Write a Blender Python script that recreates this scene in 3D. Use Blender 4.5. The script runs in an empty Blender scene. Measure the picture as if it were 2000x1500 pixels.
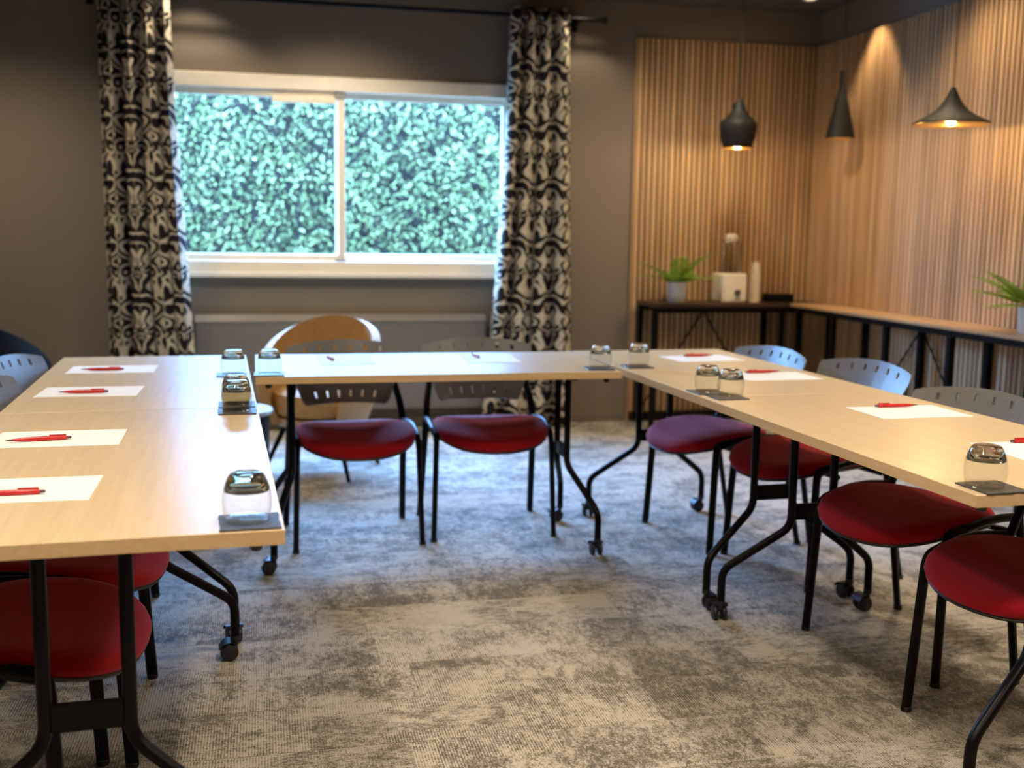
import bpy, bmesh, math, random
import numpy as np
from mathutils import Vector, Matrix
random.seed(7); rng = np.random.default_rng(7)
S = bpy.context.scene; C = S.collection; PI = math.pi

# ------------------------------------------------------------------ camera
FPX, PITCH, ROLL, YAW, EYE = 2132.5, 0.1395, 0.0152, 0.2250, 1.2609
def cam_axes():
    cy, sy = math.cos(YAW), math.sin(YAW)
    f = Vector((sy, cy, 0)); r = Vector((cy, -sy, 0)); u = Vector((0, 0, 1))
    f2 = f*math.cos(PITCH) - u*math.sin(PITCH); u2 = u*math.cos(PITCH) + f*math.sin(PITCH)
    return r*math.cos(ROLL) + u2*math.sin(ROLL), u2*math.cos(ROLL) - r*math.sin(ROLL), f2
cr, cu, cf = cam_axes()
cam = bpy.data.cameras.new('camera'); camo = bpy.data.objects.new('camera', cam); C.objects.link(camo)
cam.sensor_width = 36; cam.lens = FPX/2000*36; cam.clip_start = .05
cam.dof.use_dof = True; cam.dof.focus_distance = 2.6; cam.dof.aperture_fstop = 2.5
camo.matrix_world = Matrix(((cr.x, cu.x, -cf.x, 0), (cr.y, cu.y, -cf.y, 0), (cr.z, cu.z, -cf.z, EYE), (0, 0, 0, 1)))
S.camera = camo
# ------------------------------------------------------------------ world, exposure
W = bpy.data.worlds.new('World'); S.world = W; W.use_nodes = True
bg = W.node_tree.nodes['Background']; bg.inputs['Color'].default_value = (.20, .44, .97, 1); bg.inputs['Strength'].default_value = 118.0
S.view_settings.view_transform = 'Standard'; S.view_settings.look = 'None'; S.view_settings.gamma = 1
S.view_settings.use_curve_mapping = False; S.view_settings.exposure = 0.0
S.cycles.use_denoising = True; S.cycles.max_bounces = 10; S.cycles.transmission_bounces = 10; S.cycles.diffuse_bounces = 4
S.cycles.sample_clamp_indirect = 6; S.cycles.blur_glossy = .5; S.cycles.caustics_reflective = False
WARM = (1.0, .84, .62); AMBER = (1.0, .76, .47)
def spot(name, loc, target, power, deg, blend=.6, rad=.04, col=WARM):
    l = bpy.data.lights.new(name, 'SPOT'); l.energy = power; l.spot_size = math.radians(deg); l.spot_blend = blend
    l.shadow_soft_size = rad; l.color = col
    o = bpy.data.objects.new(name, l); C.objects.link(o); o.location = loc
    o.rotation_euler = (Vector(target)-Vector(loc)).to_track_quat('-Z', 'Y').to_euler(); return o
CEIL = 2.72
# ceiling downlights over tables and mid-room, plus fill spots added near the window wall
for (x, y, p) in [(.62, .5, 100), (.62, 1.9, 100), (.30, 6.25, 30), (1.75, 6.1, 18), (-.75, .7, 110), (-.75, 2.5, 92), (2.3, .7, 120), (2.35, 2.5, 112), (2.6, 4.2, 62), (-1.4, 4.4, 60), (-1.5, 5.9, 85), (2.55, 5.9, 60)]:
    spot('downlight_and_fill_beam', (x, y, CEIL-.03), (x, y, 0), p*1.2, 140, .8, .11)
# wall washers beside the curtains and in the slat corner, then added fill spots
spot('washer_and_fill_beam', (-.36, 6.62, CEIL-.03), (-.42, 6.9, 1.2), 20, 105, .7, .03)
spot('washer_and_fill_beam', (1.98, 6.60, CEIL-.03), (1.98, 6.9, 1.0), 13, 105, .7, .03)
spot('washer_and_fill_beam', (3.50, 6.12, CEIL-.02), (3.62, 6.14, 1.0), 34, 70, .6, .02, AMBER)
spot('washer_and_fill_beam', (.48, 5.6, CEIL-.02), (.48, 6.93, 1.05), 105, 84, .9, .06)  # added fill spot, brightens the window frame and wall
spot('washer_and_fill_beam', (2.5, 5.8, CEIL-.02), (3.0, 6.9, 1.3), 26, 100, .9, .05, AMBER)  # added spot lifting the slats on the window wall
spot('washer_and_fill_beam', (3.10, 3.3, CEIL-.02), (3.62, 3.5, .9), 50, 120, .9, .16, AMBER)  # fill spot added for the near stretch of slatted wall
spot('washer_and_fill_beam', (3.25, 5.0, CEIL-.02), (3.60, 5.0, .9), 56, 120, .8, .14, AMBER)  # another added fill, for the slats over the oak counter
pl = bpy.data.lights.new('window_portal', 'AREA'); pl.shape = 'RECTANGLE'; pl.size = 2.1; pl.size_y = 1.15
pl.cycles.is_portal = True
po = bpy.data.objects.new('window_portal', pl); C.objects.link(po); po.location = (.48, 7.17, 1.58); po.rotation_euler = (-PI/2, 0, 0)

# ------------------------------------------------------------------ materials
def mat(name):
    m = bpy.data.materials.new(name); m.use_nodes = True
    n = m.node_tree; return m, n, n.nodes['Principled BSDF']
def setp(b, **k):
    for key, v in k.items():
        key = key.replace('_', ' ')
        if isinstance(v, tuple) and len(v) == 3: v = (*v, 1)
        b.inputs[key].default_value = v
def node(n, t, **k):
    x = n.nodes.new(t)
    for a, v in k.items(): setattr(x, a, v)
    return x
def ramp(n, fac, stops, interp='LINEAR'):
    r = node(n, 'ShaderNodeValToRGB'); r.color_ramp.interpolation = interp
    e = r.color_ramp.elements
    while len(e) < len(stops): e.new(.5)
    for i, (p, c) in enumerate(stops): e[i].position = p; e[i].color = (*c, 1) if len(c) == 3 else c
    n.links.new(fac, r.inputs['Fac']); return r.outputs['Color']
def noise(n, vec=None, scale=5, detail=3, rough=.5, dist=0, dim='3D'):
    x = node(n, 'ShaderNodeTexNoise', noise_dimensions=dim)
    x.inputs['Scale'].default_value = scale; x.inputs['Detail'].default_value = detail
    x.inputs['Roughness'].default_value = rough; x.inputs['Distortion'].default_value = dist
    if vec is not None: n.links.new(vec, x.inputs['Vector'])
    return x.outputs['Fac']
def mapping(n, src='Object', scale=(1, 1, 1), loc=(0, 0, 0), rot=(0, 0, 0)):
    tc = node(n, 'ShaderNodeTexCoord'); mp = node(n, 'ShaderNodeMapping')
    mp.inputs['Scale'].default_value = scale; mp.inputs['Location'].default_value = loc; mp.inputs['Rotation'].default_value = rot
    n.links.new(tc.outputs[src], mp.inputs['Vector']); return mp.outputs['Vector']
def math_(n, op, a, b=None, clamp=False):
    x = node(n, 'ShaderNodeMath', operation=op, use_clamp=clamp)
    for i, v in enumerate((a, b)):
        if v is None: continue
        if isinstance(v, (int, float)): x.inputs[i].default_value = v
        else: n.links.new(v, x.inputs[i])
    return x.outputs[0]
def mixc(n, fac, a, b, bt='MIX'):
    x = node(n, 'ShaderNodeMix', data_type='RGBA', blend_type=bt)
    for k, v in ((0, fac), (6, a), (7, b)):
        if isinstance(v, (int, float)): x.inputs[k].default_value = v
        elif isinstance(v, tuple): x.inputs[k].default_value = (*v, 1)
        else: n.links.new(v, x.inputs[k])
    return x.outputs[2]
def bump(n, b, h, strength=.2, dist=.01):
    x = node(n, 'ShaderNodeBump'); x.inputs['Strength'].default_value = strength; x.inputs['Distance'].default_value = dist
    n.links.new(h, x.inputs['Height']); n.links.new(x.outputs['Normal'], b.inputs['Normal'])
def plain(name, col, rough=.5, metal=0, nscale=40, var=.12, bmp=0, **k):
    m, n, b = mat(name); setp(b, Roughness=rough, Metallic=metal, **k)
    f = noise(n, mapping(n), nscale, 3)
    lo = tuple(c*(1-var) for c in col); hi = tuple(min(1, c*(1+var)) for c in col)
    n.links.new(ramp(n, f, [(.3, lo), (.7, hi)]), b.inputs['Base Color'])
    if bmp: bump(n, b, f, bmp, .004)
    return m
def wood(name, dark, light, scale, axis, rough=.4, per_obj=False, spec=.5, bmp=.05):
    m, n, b = mat(name); setp(b, Roughness=rough, Specular_IOR_Level=spec)
    sc = [scale*14]*3; sc[axis] = scale*.55
    v = mapping(n, 'Object', tuple(sc))
    if per_obj:
        oi = node(n, 'ShaderNodeObjectInfo'); cm = node(n, 'ShaderNodeCombineXYZ')
        for i in range(3): n.links.new(math_(n, 'MULTIPLY', oi.outputs['Random'], 37.0+11*i), cm.inputs[i])
        ad = node(n, 'ShaderNodeVectorMath', operation='ADD'); n.links.new(v, ad.inputs[0]); n.links.new(cm.outputs[0], ad.inputs[1]); v = ad.outputs[0]
    f = noise(n, v, 3.0, 5, .6, .6)
    col = ramp(n, f, [(.28, dark), (.72, light)])
    if per_obj:
        vr = .34 if axis == 2 else .06
        g = math_(n, 'ADD', math_(n, 'MULTIPLY', oi.outputs['Random'], vr), 1-vr/2)
        gm = node(n, 'ShaderNodeCombineColor'); [n.links.new(g, gm.inputs[i]) for i in range(3)]
        col = mixc(n, 1.0, col, gm.outputs[0], 'MULTIPLY')
    n.links.new(col, b.inputs['Base Color'])
    if bmp: bump(n, b, f, bmp, .002)
    return m

M = {}
M['wall'] = plain('taupe_wall_paint', (.215, .172, .130), .75, 0, 180, .06, .08)
M['ceiling'] = plain('dark_ceiling_paint', (.10, .085, .072), .9, 0, 30, .05)
M['baseboard'] = plain('taupe_baseboard', (.19, .158, .13), .45, 0, 20, .06)
M['frame'] = plain('cream_window_paint', (.90, .82, .68), .35, 0, 12, .03)
M['maple'] = wood('maple_laminate', (.60, .455, .270), (.70, .555, .350), 1.6, 1, .30, True, .55, 0)
M['edge'] = wood('maple_edge_band', (.64, .44, .22), (.72, .52, .29), 1.6, 1, .42)
M['oak'] = wood('oak_slat', (.42, .25, .12), (.62, .405, .215), 1.0, 2, .5, True)
M['felt'] = plain('brown_felt', (.060, .034, .022), .95, 0, 300, .3)
M['counter'] = wood('oak_counter_top', (.38, .22, .10), (.52, .32, .16), 1.2, 1, .38)
M['dark_wood'] = wood('dark_stained_wood', (.030, .016, .010), (.055, .030, .018), 1.2, 0, .35)
M['steel'] = plain('black_painted_steel', (.0045, .004, .004), .36, 0, 60, .2, Specular_IOR_Level=.13)
M['matte_black'] = plain('matte_black_lacquer', (.012, .010, .009), .62, 0, 60, .2, Specular_IOR_Level=.3)
M['rubber'] = plain('black_rubber', (.012, .012, .012), .5, 0, 60, .2)
M['shell'] = plain('black_seat_shell', (.010, .009, .009), .5, 0, 50, .2)
M['grey'] = plain('grey_plastic', (.205, .200, .197), .34, 0, 90, .06)
M['paper'] = plain('white_paper', (.86, .85, .83), .7, 0, 300, .015)
M['slate'] = plain('grey_slate', (.060, .056, .052), .45, 0, 60, .3, .35)
M['red_pen'] = plain('red_pen_plastic', (.55, .012, .012), .3, 0, 50, .05)
M['pen_tip'] = plain('dark_grey_pen_tip', (.09, .06, .06), .35, .2, 80, .1)
M['radiator'] = plain('grey_radiator_enamel', (.185, .160, .145), .35, 0, 25, .04)
M['white'] = plain('white_ceramic', (.80, .74, .66), .35, 0, 20, .03)
M['cream'] = plain('cream_plastic', (.82, .74, .60), .35, 0, 20, .03)
M['soil'] = plain('dark_soil', (.03, .02, .012), .95, 0, 70, .4, .5)
M['tan'] = plain('tan_leather', (.52, .30, .10), .55, 0, 60, .10, .1)
M['black_leather'] = plain('black_leather', (.010, .009, .008), .8, 0, 80, .2, .1, Specular_IOR_Level=.15)
M['chrome'] = plain('brushed_steel', (.55, .55, .55), .25, 1, 50, .08)
M['gold'] = plain('hammered_gold', (.90, .52, .10), .30, .9, 60, .12, .2)
M['ground'] = plain('outdoor_paving', (.22, .21, .19), .9, 0, 8, .2)
M['blue_top'] = plain('pale_table_top', (.62, .64, .64), .25, 0, 30, .03)
# red wool
m, n, b = mat('red_wool_fabric'); M['red'] = m
setp(b, Roughness=.85, Sheen_Weight=.22, Sheen_Roughness=.45, Specular_IOR_Level=.2); setp(b, Sheen_Tint=(1, .75, .85))
f = noise(n, mapping(n), 420, 2); n.links.new(ramp(n, f, [(.3, (.30, .0025, .007)), (.7, (.40, .004, .012))]), b.inputs['Base Color']); bump(n, b, f, .25, .002)
# green leaves
def leafmat(name, a, c, tr=.35, sp=.4, ns=9):
    m, n, b = mat(name); setp(b, Roughness=.5, Specular_IOR_Level=sp)
    f = noise(n, mapping(n), ns, 5, .7); col = ramp(n, f, [(.36, a), (.66, c)])
    n.links.new(col, b.inputs['Base Color'])
    t = node(n, 'ShaderNodeBsdfTranslucent'); n.links.new(col, t.inputs['Color'])
    mx = node(n, 'ShaderNodeMixShader'); mx.inputs[0].default_value = tr
    n.links.new(b.outputs[0], mx.inputs[1]); n.links.new(t.outputs[0], mx.inputs[2])
    n.links.new(mx.outputs[0], n.nodes['Material Output'].inputs['Surface']); return m
M['fern'] = leafmat('fern_green', (.10, .22, .015), (.30, .46, .05))
M['hedge'] = leafmat('hedge_green', (.085, .108, .042), (.35, .39, .150), .2, 0, 7.5)
M['hedge_core'] = plain('hedge_twigs', (.014, .011, .009), .95, 0, 12, .5, 0, Specular_IOR_Level=0)
# clear window pane: transparent with a fresnel reflection
m, n, b = mat('window_glass'); M['pane'] = m
n.nodes.remove(b); tr = node(n, 'ShaderNodeBsdfTransparent'); tr.inputs[0].default_value = (.93, .97, .96, 1)
gl = node(n, 'ShaderNodeBsdfGlossy'); gl.inputs['Roughness'].default_value = .02
fr = node(n, 'ShaderNodeLayerWeight'); fr.inputs[0].default_value = .5; mx = node(n, 'ShaderNodeMixShader')
n.links.new(math_(n, 'ADD', math_(n, 'MULTIPLY', math_(n, 'POWER', fr.outputs['Facing'], 4.0), .6), .02), mx.inputs[0]); n.links.new(tr.outputs[0], mx.inputs[1]); n.links.new(gl.outputs[0], mx.inputs[2])
n.links.new(mx.outputs[0], n.nodes['Material Output'].inputs['Surface'])
m, n, b = mat('clear_glass'); M['glass'] = m
setp(b, Base_Color=(.98, .99, .99), Roughness=.015, IOR=1.47, Transmission_Weight=1.0)
m, n, b = mat('clear_acrylic'); M['acrylic'] = m
n.nodes.remove(b); tr = node(n, 'ShaderNodeBsdfTransparent'); tr.inputs[0].default_value = (.96, .96, .90, 1)
gl = node(n, 'ShaderNodeBsdfGlossy'); gl.inputs['Roughness'].default_value = .08
lw = node(n, 'ShaderNodeLayerWeight'); lw.inputs[0].default_value = .25; mx = node(n, 'ShaderNodeMixShader')
n.links.new(lw.outputs['Facing'], mx.inputs[0]); n.links.new(tr.outputs[0], mx.inputs[1]); n.links.new(gl.outputs[0], mx.inputs[2])
n.links.new(mx.outputs[0], n.nodes['Material Output'].inputs['Surface'])
m, n, b = mat('thin_clear_glass'); M['thin_glass'] = m
n.nodes.remove(b); tr = node(n, 'ShaderNodeBsdfTransparent'); tr.inputs[0].default_value = (.965, .975, .97, 1)
gl = node(n, 'ShaderNodeBsdfGlossy'); gl.inputs['Roughness'].default_value = .03
fr = node(n, 'ShaderNodeLayerWeight'); fr.inputs[0].default_value = .5; mx = node(n, 'ShaderNodeMixShader')
n.links.new(math_(n, 'ADD', math_(n, 'MULTIPLY', math_(n, 'POWER', fr.outputs['Facing'], 4.0), .55), .03), mx.inputs[0]); n.links.new(tr.outputs[0], mx.inputs[1]); n.links.new(gl.outputs[0], mx.inputs[2])
n.links.new(mx.outputs[0], n.nodes['Material Output'].inputs['Surface'])
def emis(name, col, st):
    m, n, b = mat(name); setp(b, Base_Color=col, Emission_Color=col, Emission_Strength=st); return m
M['bulb'] = emis('glowing_bulb', (1.0, .72, .36), 14)
M['lens'] = emis('downlight_lens', (1.0, .80, .55), 1.2)
# curtain: black cloth with cream scrolls, mirrored repeat
m, n, b = mat('scroll_print_cloth'); M['curtain'] = m; setp(b, Roughness=.75, Specular_IOR_Level=.25)
tc = node(n, 'ShaderNodeTexCoord'); sp = node(n, 'ShaderNodeSeparateXYZ'); n.links.new(tc.outputs['UV'], sp.inputs[0])
ph = math_(n, 'MULTIPLY', sp.outputs[1], 2*PI/.36); pu = math_(n, 'PINGPONG', sp.outputs[0], .21)
cb = node(n, 'ShaderNodeCombineXYZ'); n.links.new(pu, cb.inputs[0])
for i_, op_ in ((1, 'SINE'), (2, 'COSINE')): n.links.new(math_(n, 'MULTIPLY', math_(n, op_, ph), .0573), cb.inputs[i_])
f = noise(n, cb.outputs[0], 7.5, 0, .4, 1.0); sn = math_(n, 'SINE', math_(n, 'MULTIPLY', f, 34.0))
n.links.new(ramp(n, sn, [(.20, (.012, .009, .010)), (.42, (.66, .57, .42))]), b.inputs['Base Color'])
t = node(n, 'ShaderNodeBsdfTranslucent'); t.inputs[0].default_value = (.10, .09, .08, 1); mx = node(n, 'ShaderNodeMixShader'); mx.inputs[0].default_value = .08
n.links.new(b.outputs[0], mx.inputs[1]); n.links.new(t.outputs[0], mx.inputs[2]); n.links.new(mx.outputs[0], n.nodes['Material Output'].inputs['Surface'])
# carpet plank: mottled, with cut ribs running one way, every plank its own piece of the pattern
def carpet(name, ribaxis):
    m, n, b = mat(name); setp(b, Roughness=.95, Specular_IOR_Level=.15, Sheen_Weight=.15)
    tc = node(n, 'ShaderNodeTexCoord'); oi = node(n, 'ShaderNodeObjectInfo'); cm = node(n, 'ShaderNodeCombineXYZ')
    for i in range(3): n.links.new(math_(n, 'MULTIPLY', oi.outputs['Random'], 61.0+17*i), cm.inputs[i])
    ad = node(n, 'ShaderNodeVectorMath', operation='ADD'); n.links.new(tc.outputs['Object'], ad.inputs[0]); n.links.new(cm.outputs[0], ad.inputs[1]); v = ad.outputs[0]
    st = node(n, 'ShaderNodeMapping'); st.inputs['Scale'].default_value = (.55, 1, 1) if ribaxis == 1 else (1, .55, 1); n.links.new(v, st.inputs['Vector'])
    geo = node(n, 'ShaderNodeNewGeometry'); big = noise(n, geo.outputs['Position'], 4.2, 3, .6, .5); mid = noise(n, st.outputs[0], 24, 9, .82, .1); fine = noise(n, v, 260, 2, .6)
    cell = node(n, 'ShaderNodeVectorMath', operation='FLOOR'); cs = node(n, 'ShaderNodeMapping'); cs.inputs['Scale'].default_value = (4.0, 8.0, 0) if ribaxis == 0 else (6.0, 8.0, 0)
    n.links.new(v, cs.inputs['Vector']); n.links.new(cs.outputs[0], cell.inputs[0])
    wn_ = node(n, 'ShaderNodeTexWhiteNoise'); n.links.new(cell.outputs[0], wn_.inputs['Vector'])
    def ribs(ax):
        q = node(n, 'ShaderNodeTexWave', wave_type='BANDS', bands_direction='XYZ'[ax]); n.links.new(v, q.inputs['Vector'])
        q.inputs['Scale'].default_value = 44; q.inputs['Distortion'].default_value = 1.0; q.inputs['Detail'].default_value = 2; q.inputs['Detail Scale'].default_value = 6; return q
    rb = ribs(0); rb2 = ribs(1)
    patch = ramp(n, wn_.outputs['Value'], [(.42, (0, 0, 0)), (.46, (1, 1, 1))]); patch2 = ramp(n, wn_.outputs['Value'], [(.14, (1, 1, 1)), (.18, (0, 0, 0))])
    a = math_(n, 'ADD', math_(n, 'MULTIPLY', big, .62), math_(n, 'MULTIPLY', mid, 1.0))
    a = math_(n, 'ADD', a, math_(n, 'MULTIPLY', math_(n, 'MULTIPLY', math_(n, 'SUBTRACT', rb.outputs['Fac'], .5), patch), .17))
    a = math_(n, 'ADD', a, math_(n, 'MULTIPLY', math_(n, 'MULTIPLY', math_(n, 'SUBTRACT', rb2.outputs['Fac'], .5), patch2), .15))
    a = math_(n, 'ADD', a, math_(n, 'MULTIPLY', math_(n, 'SUBTRACT', wn_.outputs['Value'], .5), .11))
    a = math_(n, 'ADD', a, math_(n, 'MULTIPLY', math_(n, 'SUBTRACT', fine, .5), .75))
    a = math_(n, 'ADD', a, math_(n, 'MULTIPLY', math_(n, 'SUBTRACT', noise(n, st.outputs[0], 85, 4, .7), .5), .55))
    a = math_(n, 'ADD', a, math_(n, 'MULTIPLY', math_(n, 'SUBTRACT', oi.outputs['Random'], .5), .10))
    col = ramp(n, a, [(.66, (.115, .100, .082)), (.79, (.29, .255, .212)), (.90, (.49, .44, .375))])
    n.links.new(col, b.inputs['Base Color'])
    bump(n, b, math_(n, 'ADD', fine, rb.outputs['Fac']), .35, .003); return m
M['carpet_x'] = carpet('carpet_weave_cross', 0); M['carpet_y'] = carpet('carpet_weave_along', 1)

# ------------------------------------------------------------------ mesh helpers
def link(name, me, m=None, parent=None, smooth=True, ang=38):
    if m is not None and not me.materials: me.materials.append(m)
    if smooth and len(me.polygons): me.polygons.foreach_set('use_smooth', [True]*len(me.polygons)); me.set_sharp_from_angle(angle=math.radians(ang))
    o = bpy.data.objects.new(name, me); C.objects.link(o)
    if parent: o.parent = parent
    return o
class MB:
    def __init__(s): s.v = []; s.f = []; s.ang = 38
    def add(s, v, f):
        k = len(s.v); s.v += [tuple(p) for p in v]; s.f += [tuple(i+k for i in q) for q in f]; return s
    def box(s, x0, x1, y0, y1, z0, z1, bev=0, T=None):
        s.ang = 15; bm = bmesh.new(); bmesh.ops.create_cube(bm, size=1)
        for v in bm.verts: v.co = Vector(((x0+x1)/2+v.co.x*(x1-x0), (y0+y1)/2+v.co.y*(y1-y0), (z0+z1)/2+v.co.z*(z1-z0)))
        if bev: bmesh.ops.bevel(bm, geom=list(bm.edges), offset=bev, segments=2, affect='EDGES', profile=.5)
        bm.verts.index_update()
        vs = [v.co.copy() for v in bm.verts]
        if T: vs = [T @ v for v in vs]
        s.add(vs, [[v.index for v in f.verts] for f in bm.faces]); bm.free(); return s
    def tube(s, pts, r, n=10, bend=0, caps=True, flat=1.0, r2=None):
        P = [Vector(p) for p in pts]
        if bend:
            Q = [P[0]]
            for i in range(1, len(P)-1):
                a = (P[i-1]-P[i]); c = (P[i+1]-P[i]); d = min(bend, a.length*.45, c.length*.45)
                p0 = P[i]+a.normalized()*d; p1 = P[i]+c.normalized()*d
                for t in (0, .25, .5, .75, 1): Q.append(p0*(1-t)**2+P[i]*2*t*(1-t)+p1*t*t)
            Q.append(P[-1]); P = Q
        rings = []; up = None
        for i, p in enumerate(P):
            d = (P[min(i+1, len(P)-1)]-P[max(i-1, 0)]).normalized()
            if up is None: up = d.orthogonal().normalized() if abs(d.z) < .98 else Vector((1, 0, 0))
            u = (up-d*up.dot(d)).normalized(); w = d.cross(u); up = u
            rr = r if r2 is None else r+(r2-r)*i/(len(P)-1)
            rings.append([p+u*math.cos(2*PI*k/n)*rr+w*math.sin(2*PI*k/n)*rr*flat for k in range(n)])
        v = [q for R in rings for q in R]; f = []
        for i in range(len(rings)-1):
            for k in range(n): f.append((i*n+k, i*n+(k+1) % n, (i+1)*n+(k+1) % n, (i+1)*n+k))
        if caps: f.append(tuple(range(n))[::-1]); f.append(tuple(range(len(v)-n, len(v))))
        return s.add(v, f)
    def lathe(s, prof, n=32, T=None, axis='Z'):
        v = []; f = []
        for (r, z) in prof:
            for k in range(n):
                a = 2*PI*k/n; p = Vector((r*math.cos(a), r*math.sin(a), z)) if axis == 'Z' else Vector((z, r*math.cos(a), r*math.sin(a)))
                v.append(T @ p if T else p)
        for i in range(len(prof)-1):
            for k in range(n): f.append((i*n+k, i*n+(k+1) % n, (i+1)*n+(k+1) % n, (i+1)*n+k))
        if prof[0][0] > 1e-6: f.append(tuple(range(n))[::-1])
        if prof[-1][0] > 1e-6: f.append(tuple(range(len(v)-n, len(v))))
        return s.add(v, f)
    def mesh(s, name):
        me = bpy.data.meshes.new(name); me.from_pydata([tuple(p) for p in s.v], [], s.f); me.validate()
        bm = bmesh.new(); bm.from_mesh(me); bmesh.ops.remove_doubles(bm, verts=bm.verts, dist=1e-6); bmesh.ops.recalc_face_normals(bm, faces=bm.faces); bm.to_mesh(me); bm.free(); return me
    def build(s, name, m, parent=None, smooth=True): return link(name, s.mesh(name), m, parent, smooth, s.ang)
def tag(o, label, cat, group=None):
    o['label'] = label; o['category'] = cat
    if group: o['group'] = group
    return o
def thing(name, label, cat, loc=(0, 0, 0), rz=0, group=None):
    o = bpy.data.objects.new(name, None); C.objects.link(o); o.location = loc; o.rotation_euler = (0, 0, rz); o.empty_display_size = .1
    return tag(o, label, cat, group)
def struct(o): o['kind'] = 'structure'; return o
def dup(o, parent=None):
    c = o.copy(); C.objects.link(c)
    if parent: c.parent = parent
    for ch in list(o.children): dup(ch, c)
    return c
def place(o, loc, rz, label=None):
    o.location = loc; o.rotation_euler = (0, 0, rz)
    if label: o['label'] = label
    return o

# ------------------------------------------------------------------ room shell
XL, XR, YF, YB = -2.6, 3.66, -1.2, 6.93
WX0, WX1, WZ0, WZ1 = -.66, 1.62, .985, 2.17
fl = struct(MB().box(XL, XR, YF, YB, -.12, -.006).build('floor', M['felt'], None, False))
pmesh = {}
for k in ('x', 'y'):
    pm = MB().box(-.4996, .4996, -.1246, .1246, -.006, 0, .0005).mesh('carpet_plank'); pm.materials.append(M['carpet_'+k]); pmesh[k] = pm
row = 0; y = YF+.125
while y < YB:
    off = (.5 if row % 2 else 0)+(.25 if row % 3 == 0 else 0); x = XL-off+.5; col = 0
    while x-.5 < XR:
        x0, x1 = max(x-.4996, XL), min(x+.4996, XR); y0, y1 = y-.1246, min(y+.1246, YB)
        if x1-x0 > .05 and y1-y0 > .03:
            k = 'x' if (row*2+col) % 3 else 'y'
            if x1-x0 > .99 and y1-y0 > .246:
                o = bpy.data.objects.new('carpet_plank', pmesh[k]); C.objects.link(o)
            else:
                o = MB().box(x0-x, x1-x, y0-y, y1-y, -.006, 0, .0005).build('carpet_plank', M['carpet_'+k])
            o.parent = fl; o.location = (x, y, 0)
        x += 1; col += 1
    y += .25; row += 1
struct(MB().box(XL-.2, XR+.2, YF-.2, YB+.3, CEIL, CEIL+.12).build('ceiling', M['ceiling'], None, False))
struct(MB().box(XL-.2, XL, YF-.2, YB+.3, -.12, CEIL).build('wall_left', M['wall'], None, False))
struct(MB().box(XR, XR+.2, YF-.2, YB+.3, -.12, CEIL).build('wall_right', M['wall'], None, False))
struct(MB().box(XL, XR, YF-.2, YF, -.12, CEIL).build('wall_front', M['wall'], None, False))
wb = MB()
wb.box(XL, WX0, YB, YB+.28, -.12, CEIL); wb.box(WX1, XR, YB, YB+.28, -.12, CEIL)
wb.box(WX0, WX1, YB, YB+.28, -.12, WZ0); wb.box(WX0, WX1, YB, YB+.28, WZ1, CEIL)
struct(wb.build('wall_back', M['wall'], None, False))
struct(MB().box(XL, 2.38, YB-.015, YB, 0, .062, .003).build('baseboard_back', M['baseboard']))
struct(MB().box(XL, XL+.015, YF, YB-.016, 0, .062, .003).build('baseboard_left', M['baseboard']))

# window
wn = struct(bpy.data.objects.new('window_1', None)); C.objects.link(wn); wn.location = (0, YB, 0)
fr = MB(); y0, y1 = -.022, .12
fr.box(WX0, WX1, y0, y1, WZ1-.085, WZ1, .004).box(WX0, WX1, y0, y1, WZ0, WZ0+.07, .004).box(WX0, WX0+.07, y0, y1, WZ0+.07, WZ1-.085, .004).box(WX1-.07, WX1, y0, y1, WZ0+.07, WZ1-.085, .004)
fr.build('window_frame', M['frame'], wn)
def sash(xa, xb, ya, yb, za, zb, w):
    s = MB(); s.box(xa, xb, ya, yb, zb-w, zb, .004).box(xa, xb, ya, yb, za, za+w, .004).box(xa, xa+w, ya, yb, za+w, zb-w, .004).box(xb-w, xb, ya, yb, za+w, zb-w, .004)
    o = s.build('sash', M['frame'], wn); p = MB().box(xa+w-.005, xb-w+.005, (ya+yb)/2-.003, (ya+yb)/2+.003, za+w-.005, zb-w+.005).build('pane', M['pane'], o, False); return o
sash(WX0+.06, .508, .012, .052, WZ0+.065, WZ1-.082, .046)
sash(.452, WX1-.06, .056, .096, WZ0+.065, WZ1-.072, .050)
MB().box(.07, .455, -.004, .03, 2.012, 2.046, .004).build('vent_strip', M['frame'], wn)
MB().box(.446, .512, .0, .012, 2.045, 2.10, .003).box(.446, .512, .0, .012, 1.03, 1.075, .003).build('sash_stop', M['chrome'], wn)
MB().box(WX0-.02, WX1+.02, -.05, .0, WZ0-.03, WZ0, .004).build('window_sill', M['frame'], wn)

# slatted wall panels
SL_P, SL_W = .03915, .0265
sl_back = MB().box(-SL_W/2, SL_W/2, -.012, 0, .065, 2.505, .0012).mesh('slat'); sl_back.materials.append(M['oak'])
pb = thing('slatted_wall_panel', 'vertical oak slat panel on the window wall behind the potted fern', 'wall panel', (0, YB, 0), 0, 'oak slat panels')
MB().box(2.385, XR, -.010, 0, .0, 2.505).build('backing', M['felt'], pb, False)
MB().box(2.372, 2.385, -.024, 0, .0, 2.505, .001).build('end_trim', M['oak'], pb)
x = 2.385+SL_P*.5
while x < XR-.03:
    o = bpy.data.objects.new('slat', sl_back); C.objects.link(o); o.parent = pb; o.location = (x, -.010, 0); x += SL_P
pr = thing('slatted_wall_panel', 'long oak slat panel along the wall behind the wide flat pendant', 'wall panel', (XR, 0, 0), 0, 'oak slat panels')
sl_r = MB().box(-.012, 0, -SL_W/2, SL_W/2, .065, 2.505, .0012).mesh('slat'); sl_r.materials.append(M['oak'])
PY0 = 1.6
MB().box(-.010, 0, PY0, YB-.024, .0, 2.505).build('backing', M['felt'], pr, False)
y = YB-.0375
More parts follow.
